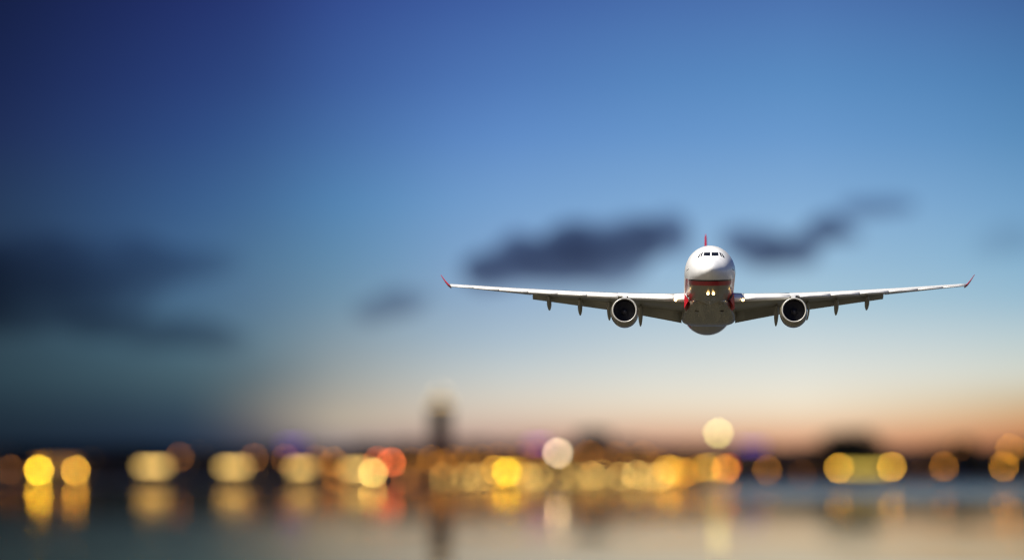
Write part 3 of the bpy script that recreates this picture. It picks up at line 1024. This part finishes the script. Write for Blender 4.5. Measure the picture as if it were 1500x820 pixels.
def building(px, w, top, off, fac, roof, label, lit=0.15, sign=None, name='city_building', cat='building'):
    y = SHORE + off
    c = at(px, top, y)
    hw = w * y / F_PX / 2
    gz = 3.0 if off < 60 else 3.2 + (off - 60) / 140 * 4.8 if off < 200 else 8.0
    gz -= 0.4
    h = c.z - gz
    root = empty(name, (c.x, y, gz), label, cat, 'buildings along the city skyline')
    dep = 22
    wall_h = h - (4.0 if roof == 'gable' else 1.2)
    link('wall', box('wall', -hw, hw, 0, dep, 0, wall_h), fac, root)
    if roof == 'gable':
        v = [(-hw - 0.6, -0.6, wall_h), (hw + 0.6, -0.6, wall_h), (hw + 0.6, dep + 0.6, wall_h), (-hw - 0.6, dep + 0.6, wall_h), (-hw - 0.6, dep / 2, h), (hw + 0.6, dep / 2, h)]
        rf = link('roof', mesh('roof', v, [(0, 1, 5, 4), (2, 3, 4, 5), (1, 2, 5), (3, 0, 4), (3, 2, 1, 0)]), m_roof, root)
        link('chimney', box('chimney', hw * 0.4, hw * 0.4 + 1.6, dep / 2 - 3, dep / 2 - 1.5, wall_h + 1.5, h + 1.6), fac, rf)
    elif roof == 'hip':
        v = [(-hw - 0.6, -0.6, wall_h), (hw + 0.6, -0.6, wall_h), (hw + 0.6, dep + 0.6, wall_h), (-hw - 0.6, dep + 0.6, wall_h), (-hw * 0.4, dep / 2, h + 1), (hw * 0.4, dep / 2, h + 1)]
        link('roof', mesh('roof', v, [(0, 1, 5, 4), (2, 3, 4, 5), (1, 2, 5), (3, 0, 4), (3, 2, 1, 0)]), m_roof, root)
    else:
        link('roof', box('roof', -hw - 0.3, hw + 0.3, -0.3, dep + 0.3, wall_h, wall_h + 1.2), m_roof, root)
        link('plant_room', box('plant_room', -hw * 0.35, hw * 0.3, 6, 14, wall_h + 1.2, wall_h + 3.0), fac, root)
    cols = max(2, int(2 * hw / 6.0))
    rows = max(1, int((wall_h - 2) / 4.6))
    for r in range(rows):
        for k in range(cols):
            o = link('window', win_lit if random.random() < lit else win_me, None, root)
            o.location = (-hw + (k + 0.5) * 2 * hw / cols, -0.02, 2.6 + r * (wall_h - 3.2) / rows)
    link('door', box('door', -1.0, 1.0, -0.15, 0.1, 0, 0.0 + 1.35), m_pole, root)
    if sign is not None:
        link('lit_panel', box('lit_panel', -hw * 0.75, hw * 0.75, -0.9, -0.35, wall_h - 4.5, wall_h - 0.4), sign, root)
    return root


B0, B1, B2, B3 = m_facades
building(0, 60, 658, 70, B1, 'flat', 'dark low block at the left edge of the skyline', 0.05)
building(150, 60, 661, 80, B0, 'gable', 'dark gabled house between the yellow lamp pair and the leftmost lit pavilion', 0.05)
building(285, 56, 657, 75, B1, 'hip', 'dark hip-roofed block between the first and second lit pavilions', 0.05)
building(385, 46, 654, 80, B0, 'flat', 'dark flat-roofed block behind the gap between second and third lit pavilions', 0.1)
building(429, 44, 645, 95, B1, 'flat', 'dark block with a violet lit panel above the third lit pavilion', 0.1, m_purple)
building(482, 52, 654, 85, B2, 'gable', 'dark gabled brick block behind the two amber lamps left of the red lamp', 0.2)
building(540, 56, 649, 100, B1, 'flat', 'dark flat-roofed block above the rightmost lit pavilion', 0.15)
building(596, 50, 647, 90, B0, 'hip', 'dark hip-roofed block standing just left of the tower', 0.2)
building(697, 50, 646, 90, B0, 'gable', 'dark gabled block standing just right of the tower', 0.3)
building(746, 44, 650, 85, B2, 'flat', 'dark flat-roofed brick block above the bunched golden lamps', 0.35)
building(788, 38, 645, 100, B1, 'flat', 'block with a magenta lit panel left of the cream floodlight', 0.25, m_magenta)
building(830, 40, 649, 85, B0, 'gable', 'dark gabled block behind the cream floodlight mast', 0.3)
building(870, 54, 631, 130, B3, 'flat', 'taller navy block rising above the skyline right of the cream floodlight', 0.15)
building(922, 46, 646, 90, B1, 'hip', 'dark hip-roofed block just right of the taller navy block', 0.3)
building(968, 44, 650, 85, B2, 'gable', 'dark gabled brick block behind the golden lamps left of the high floodlight', 0.3)
building(1013, 46, 652, 90, B0, 'flat', 'dark flat-roofed block directly below the airplane', 0.25)
building(1058, 40, 651, 85, B1, 'gable', 'dark gabled block behind the high floodlight mast', 0.2)
building(1102, 46, 648, 95, B1, 'flat', 'block with a violet lit panel to the right of the high floodlight', 0.1, m_purple)
building(1150, 48, 655, 85, B0, 'hip', 'dark hip-roofed block right of the violet lit block', 0.05)
building(1200, 48, 651, 90, B2, 'gable', 'dark gabled brick block left of the tall dark trees', 0.05)
building(1312, 56, 657, 85, B1, 'flat', 'dark flat-roofed block behind the right end of the olive lit shed', 0.03)
building(1358, 40, 654, 90, B0, 'gable', 'dark gabled block left of the right-hand dark trees', 0.03)
building(1446, 48, 655, 85, B1, 'hip', 'dark hip-roofed block between the right-hand trees and the two orange lamps', 0.03)
building(1500, 56, 651, 90, B0, 'flat', 'dark flat-roofed block at the right edge of the skyline', 0.03)

# the tower with a gilded lantern
ty = SHORE + 70
tp = at(645, 584, ty)
tower = empty('tower', (tp.x, ty, 3.0), 'tall dark tower with a glowing gold lantern rising above the left skyline', 'tower')
H = tp.z - 3.0
hw = 12.5
m_tower = mat('brown_tower_stone', (0.10, 0.075, 0.055), 0.85, var=0.25, vscale=0.3)
m_gold = glow('gold_lit_lantern', (1.0, 0.55, 0.08), 1.9)
link('shaft', box('shaft', -hw, hw, 0, 2 * hw, 0, H - 8), m_tower, tower)
link('plinth', box('plinth', -hw - 12, hw + 12, -4, 2 * hw + 4, 0, H * 0.46), m_tower, tower)
link('cornice', box('cornice', -hw - 1, hw + 1, -1, 2 * hw + 1, H - 8, H - 6.4), m_tower, tower)
lan = link('lantern', loft('lantern', lathe_z([(H - 6.4, 8.0), (H - 1.5, 8.0), (H - 1.4, 8.6), (H - 0.6, 8.6)], 8, (0, hw, 0)), smooth=False), m_tower, tower)
for k in range(8):
    a = 2 * math.pi * (k + 0.5) / 8
    o = link('lantern_window', box('lantern_window', -1.5, 1.5, -0.15, 0.15, 0, 4.0), m_gold, lan)
    o.location = (7.5 * math.sin(a), hw - 7.5 * math.cos(a), H - 6.0)
    o.rotation_euler = (0, 0, a)
link('spire', loft('spire', lathe_z([(H - 0.6, 8.2), (H + 2.5, 5.2), (H + 5.0, 1.8), (H + 12, 0.2)], 8, (0, hw, 0)), smooth=False), m_roof, tower)
for r in range(7):
    for k in (-1, 0, 1):
        z = H * 0.46 + r * 4.4
        if z > H - 11:
            continue
        o = link('window', win_me, None, tower)
        o.location = (k * 7.4, -0.02, z)
# ring of gold lamps round the lantern base, each a bulb on the cornice
for k, (dx, dz) in enumerate(((-10, -4.6), (11, -4.2), (-5, 4.4), (6, 5.8), (0, 10.6))):
    o = link('crown_light', loft('crown_light', lathe_z(gl_prof, 10)), glow('crown_bulb', (1.0, 0.74, 0.4), 4.0), tower)
    o.location = (dx, -1.6, H + dz)
    o.scale = (1.3, 1.3, 1.3)

# ------------------------------------------------------------------ trees
m_bark = mat('dark_bark', (0.05, 0.04, 0.03), 0.9, var=0.3, vscale=0.6)
m_leaf = mat('dark_leaves', (0.045, 0.055, 0.03), 0.8, var=0.45, vscale=0.25)


def tree_meshes(seed):
    rnd = random.Random(seed)
    # trunk and limbs, unit height
    rings = [[(0.028 * (1 - 0.6 * t) * math.cos(2 * math.pi * j / 8) + 0.02 * math.sin(3 * t + seed), 0.028 * (1 - 0.6 * t) * math.sin(2 * math.pi * j / 8), 0.62 * t) for j in range(8)] for t in (0, 0.2, 0.45, 0.7, 1.0)]
    bm = bmesh.new()
    tmp = loft('trunk', rings)
    bm.from_mesh(tmp)
    clumps = []
    for k in range(7):
        a = k * 2.4 + rnd.random()
        t0 = 0.28 + 0.05 * k
        e = Vector((0.30 * math.cos(a) * (1.1 - t0 * 0.6), 0.30 * math.sin(a) * (1.1 - t0 * 0.6), t0 + 0.20 + 0.1 * rnd.random()))
        s0 = Vector((0, 0, t0))
        lim = loft('limb', [[tuple(s0.lerp(e, t) + Vector((0.012 * (1 - 0.8 * t) * math.cos(q), 0.012 * (1 - 0.8 * t) * math.sin(q), 0))) for q in (0, 1.57, 3.14, 4.71)] for t in (0, 0.5, 1)])
        bm.from_mesh(lim)
        clumps.append((e, 0.17 + 0.05 * rnd.random()))
    me = bpy.data.meshes.new('trunk')
    bm.to_mesh(me)
    bm.free()
    clumps += [(Vector((0.1 * rnd.uniform(-1, 1), 0.1 * rnd.uniform(-1, 1), 0.80)), 0.19), (Vector((0, 0, 0.62)), 0.22)]
    v, f = [], []
    for c, r in clumps:
        for _ in range(230):
            d = Vector((rnd.gauss(0, 1), rnd.gauss(0, 1), rnd.gauss(0, 1))).normalized() * r * rnd.random() ** 0.35
            p = c + d
            n1 = Vector((rnd.gauss(0, 1), rnd.gauss(0, 1), rnd.gauss(0, 1))).normalized()
            n2 = n1.orthogonal().normalized()
            sz = 0.022 + 0.02 * rnd.random()
            b = len(v)
            v += [p - n1 * sz, p + n2 * sz * 0.6, p + n1 * sz, p - n2 * sz * 0.6]
            f.append((b, b + 1, b + 2, b + 3))
    cr = mesh('crown', v, f, False, False)
    me.materials.append(m_bark)
    cr.materials.append(m_leaf)
    return me, cr


kinds = [tree_meshes(s) for s in (3, 11, 23)]
for i, (px, top, off, wide, label) in enumerate((
        (1232, 640, 60, 1.05, 'tall dark tree, left one of three close together right of the gabled brick block'),
        (1250, 632, 66, 1.1, 'tallest dark tree, in the middle of three close together above the olive shed'),
        (1272, 645, 60, 1.0, 'dark tree, right one of three close together above the olive shed'),
        (1392, 650, 55, 1.0, 'dark tree, left one of two at the right behind the dim amber lamp'),
        (1412, 645, 60, 1.05, 'dark tree, right one of two at the right behind the dim amber lamp'),
        (330, 662, 60, 1.1, 'dark broad tree behind the second lit pavilion'),
        (200, 664, 60, 1.1, 'dark broad tree behind the leftmost lit pavilion'),
        (45, 664, 60, 1.2, 'dark broad tree behind the pair of bright yellow lamps'),
        (1478, 664, 60, 1.1, 'dark tree behind the two orange lamps at the right edge'))):
    y = SHORE + off
    p = at(px, top, y)
    h = (p.z - 2.9) / 0.97
    root = empty('tree', (p.x, y, 2.9), label, 'tree', 'dark trees along the waterfront')
    tr, cr = kinds[i % 3]
    for nm, me in (('trunk', tr), ('crown', cr)):
        o = link(nm, me, None, root)
        o.scale = (h * wide * 1.35, h * wide * 1.35, h)
        o.rotation_euler = (0, 0, i * 1.3)

# ------------------------------------------------------------------ clouds: smoky volumes far behind the city
CLOUD_Y = 15000.0


def cloud(label, trans, lumps, tint=(1.0, 1.03, 0.86), y=CLOUD_Y, seed=0):
    """Overlapping puffs (pixel centre, half width, half height) melted into one closed body of thin smoky vapour."""
    k = y / F_PX
    c = at(lumps[0][0], lumps[0][1], y)
    rnd = random.Random(seed)
    bm = bmesh.new()
    deep = 0.0
    for px, py, rx, rz in lumps:
        p = at(px, py, y)
        d = 1.5 * min(rx, rz * 1.6) * k
        deep = max(deep, d)
        mtx = Matrix.Translation((p.x - c.x, rnd.uniform(-0.3, 0.3) * d, p.z - c.z)) @ Matrix.Diagonal((rx * k, d, rz * k, 1.0))
        bmesh.ops.create_icosphere(bm, subdivisions=3, radius=1.0, matrix=mtx)
    me = bpy.data.meshes.new('cloud')
    bm.to_mesh(me)
    bm.free()
    m = bpy.data.materials.new('cloud_vapour')
    m.use_nodes = True
    t = m.node_tree
    t.nodes.clear()
    o_ = t.nodes.new('ShaderNodeOutputMaterial')
    va = t.nodes.new('ShaderNodeVolumeAbsorption')
    sig = -math.log(trans) / (2 * deep)
    dens = max(tint) * sig / 0.8
    va.inputs['Density'].default_value = dens
    va.inputs['Color'].default_value = (*[1 - tt * sig / dens for tt in tint], 1)
    t.links.new(va.outputs[0], o_.inputs['Volume'])
    o = link('cloud', me, m)
    rm = o.modifiers.new('melt', 'REMESH')
    rm.mode = 'VOXEL'
    rm.voxel_size = max(6.0, deep / 12)
    sm = o.modifiers.new('soften', 'SMOOTH')
    sm.factor = 0.5
    sm.iterations = 4
    tx = bpy.data.textures.new('puffs', 'CLOUDS')
    tx.noise_scale = deep * 0.45
    dp = o.modifiers.new('billow', 'DISPLACE')
    dp.texture = tx
    dp.strength = deep * 0.35
    dp.mid_level = 0.5
    o.location = c
    tag(o, label, 'cloud', 'dark clouds in the dusk sky')
    return o


cloud('long dark slate-blue cloud bank left of the airplane\'s nose', 0.11, [(840, 366, 60, 44), (722, 394, 50, 30), (772, 378, 54, 38), (890, 366, 54, 38), (938, 352, 52, 38), (978, 345, 40, 33), (835, 398, 115, 24), (720, 396, 50, 28)], seed=1)
cloud('small dark cloud just right of the airplane\'s nose', 0.17, [(1123, 365, 46, 30), (1090, 354, 36, 25), (1160, 371, 44, 23)], seed=2)
cloud('middle dark cloud in the rising streak right of the airplane', 0.22, [(1212, 335, 36, 24), (1186, 351, 30, 15), (1236, 345, 28, 13)], seed=3)
cloud('faint upper cloud at the right end of the rising streak', 0.48, [(1288, 303, 38, 16), (1256, 306, 30, 16), (1322, 302, 24, 13)], seed=4)
cloud('small faint cloud beyond the wingtip at the left of the airplane', 0.5, [(580, 443, 42, 25), (546, 456, 32, 20), (612, 438, 24, 14)], seed=5)
cloud('very faint cloud patch at the right edge of the sky', 0.80, [(1480, 350, 46, 30), (1450, 362, 30, 20)], seed=6)
cloud('huge dark cloud bank filling the left edge of the sky', 0.26, [(60, 405, 150, 66), (-70, 420, 160, 84), (170, 396, 110, 48), (276, 390, 70, 32), (322, 384, 42, 22), (60, 455, 150, 40)], y=15800, seed=7)
cloud('long dim cloud under the huge cloud bank at the left', 0.5, [(250, 488, 100, 26), (310, 496, 62, 20), (170, 478, 90, 24)], seed=8)

# unseen cloud deck, added to keep the sun off the city; the airplane stays sunlit
bm = bmesh.new()
bmesh.ops.create_grid(bm, x_segments=60, y_segments=40, size=1.0)
for vt in bm.verts:
    x, y = vt.co.x * 5200, vt.co.y * 3300
    q = max(abs(vt.co.x), abs(vt.co.y))
    vt.co = (x, y, 120 * noise.fractal(Vector((x * 0.0006, y * 0.0006, 2)), 0.8, 2.0, 4) + 150 * q ** 6)
ext = bmesh.ops.extrude_face_region(bm, geom=bm.faces[:])
for e in ext['geom']:
    if isinstance(e, bmesh.types.BMVert):
        q = max(abs(e.co.x) / 5200, abs(e.co.y) / 3300)
        e.co.z += 420 * (1 - q ** 4) + 40 + 120 * noise.fractal(Vector((e.co.x * 0.0007, e.co.y * 0.0007, 9)), 0.8, 2.0, 4)
bmesh.ops.recalc_face_normals(bm, faces=bm.faces)
dk_me = bpy.data.meshes.new('added_shade_deck')
bm.to_mesh(dk_me)
bm.free()
m_deck = bpy.data.materials.new('shade_deck_vapour')
m_deck.use_nodes = True
t = m_deck.node_tree
t.nodes.clear()
o_ = t.nodes.new('ShaderNodeOutputMaterial')
va = t.nodes.new('ShaderNodeVolumeAbsorption')
va.inputs['Density'].default_value = 0.012
va.inputs['Color'].default_value = (0.2, 0.2, 0.24, 1)
t.links.new(va.outputs[0], o_.inputs['Volume'])
dk = link('added_shade_deck', dk_me, m_deck)
dk.location = (-1150, SHORE + 1500, 2700)
tag(dk, 'unseen dark cloud sheet added high above the city to shade it', None, None, 'stuff')
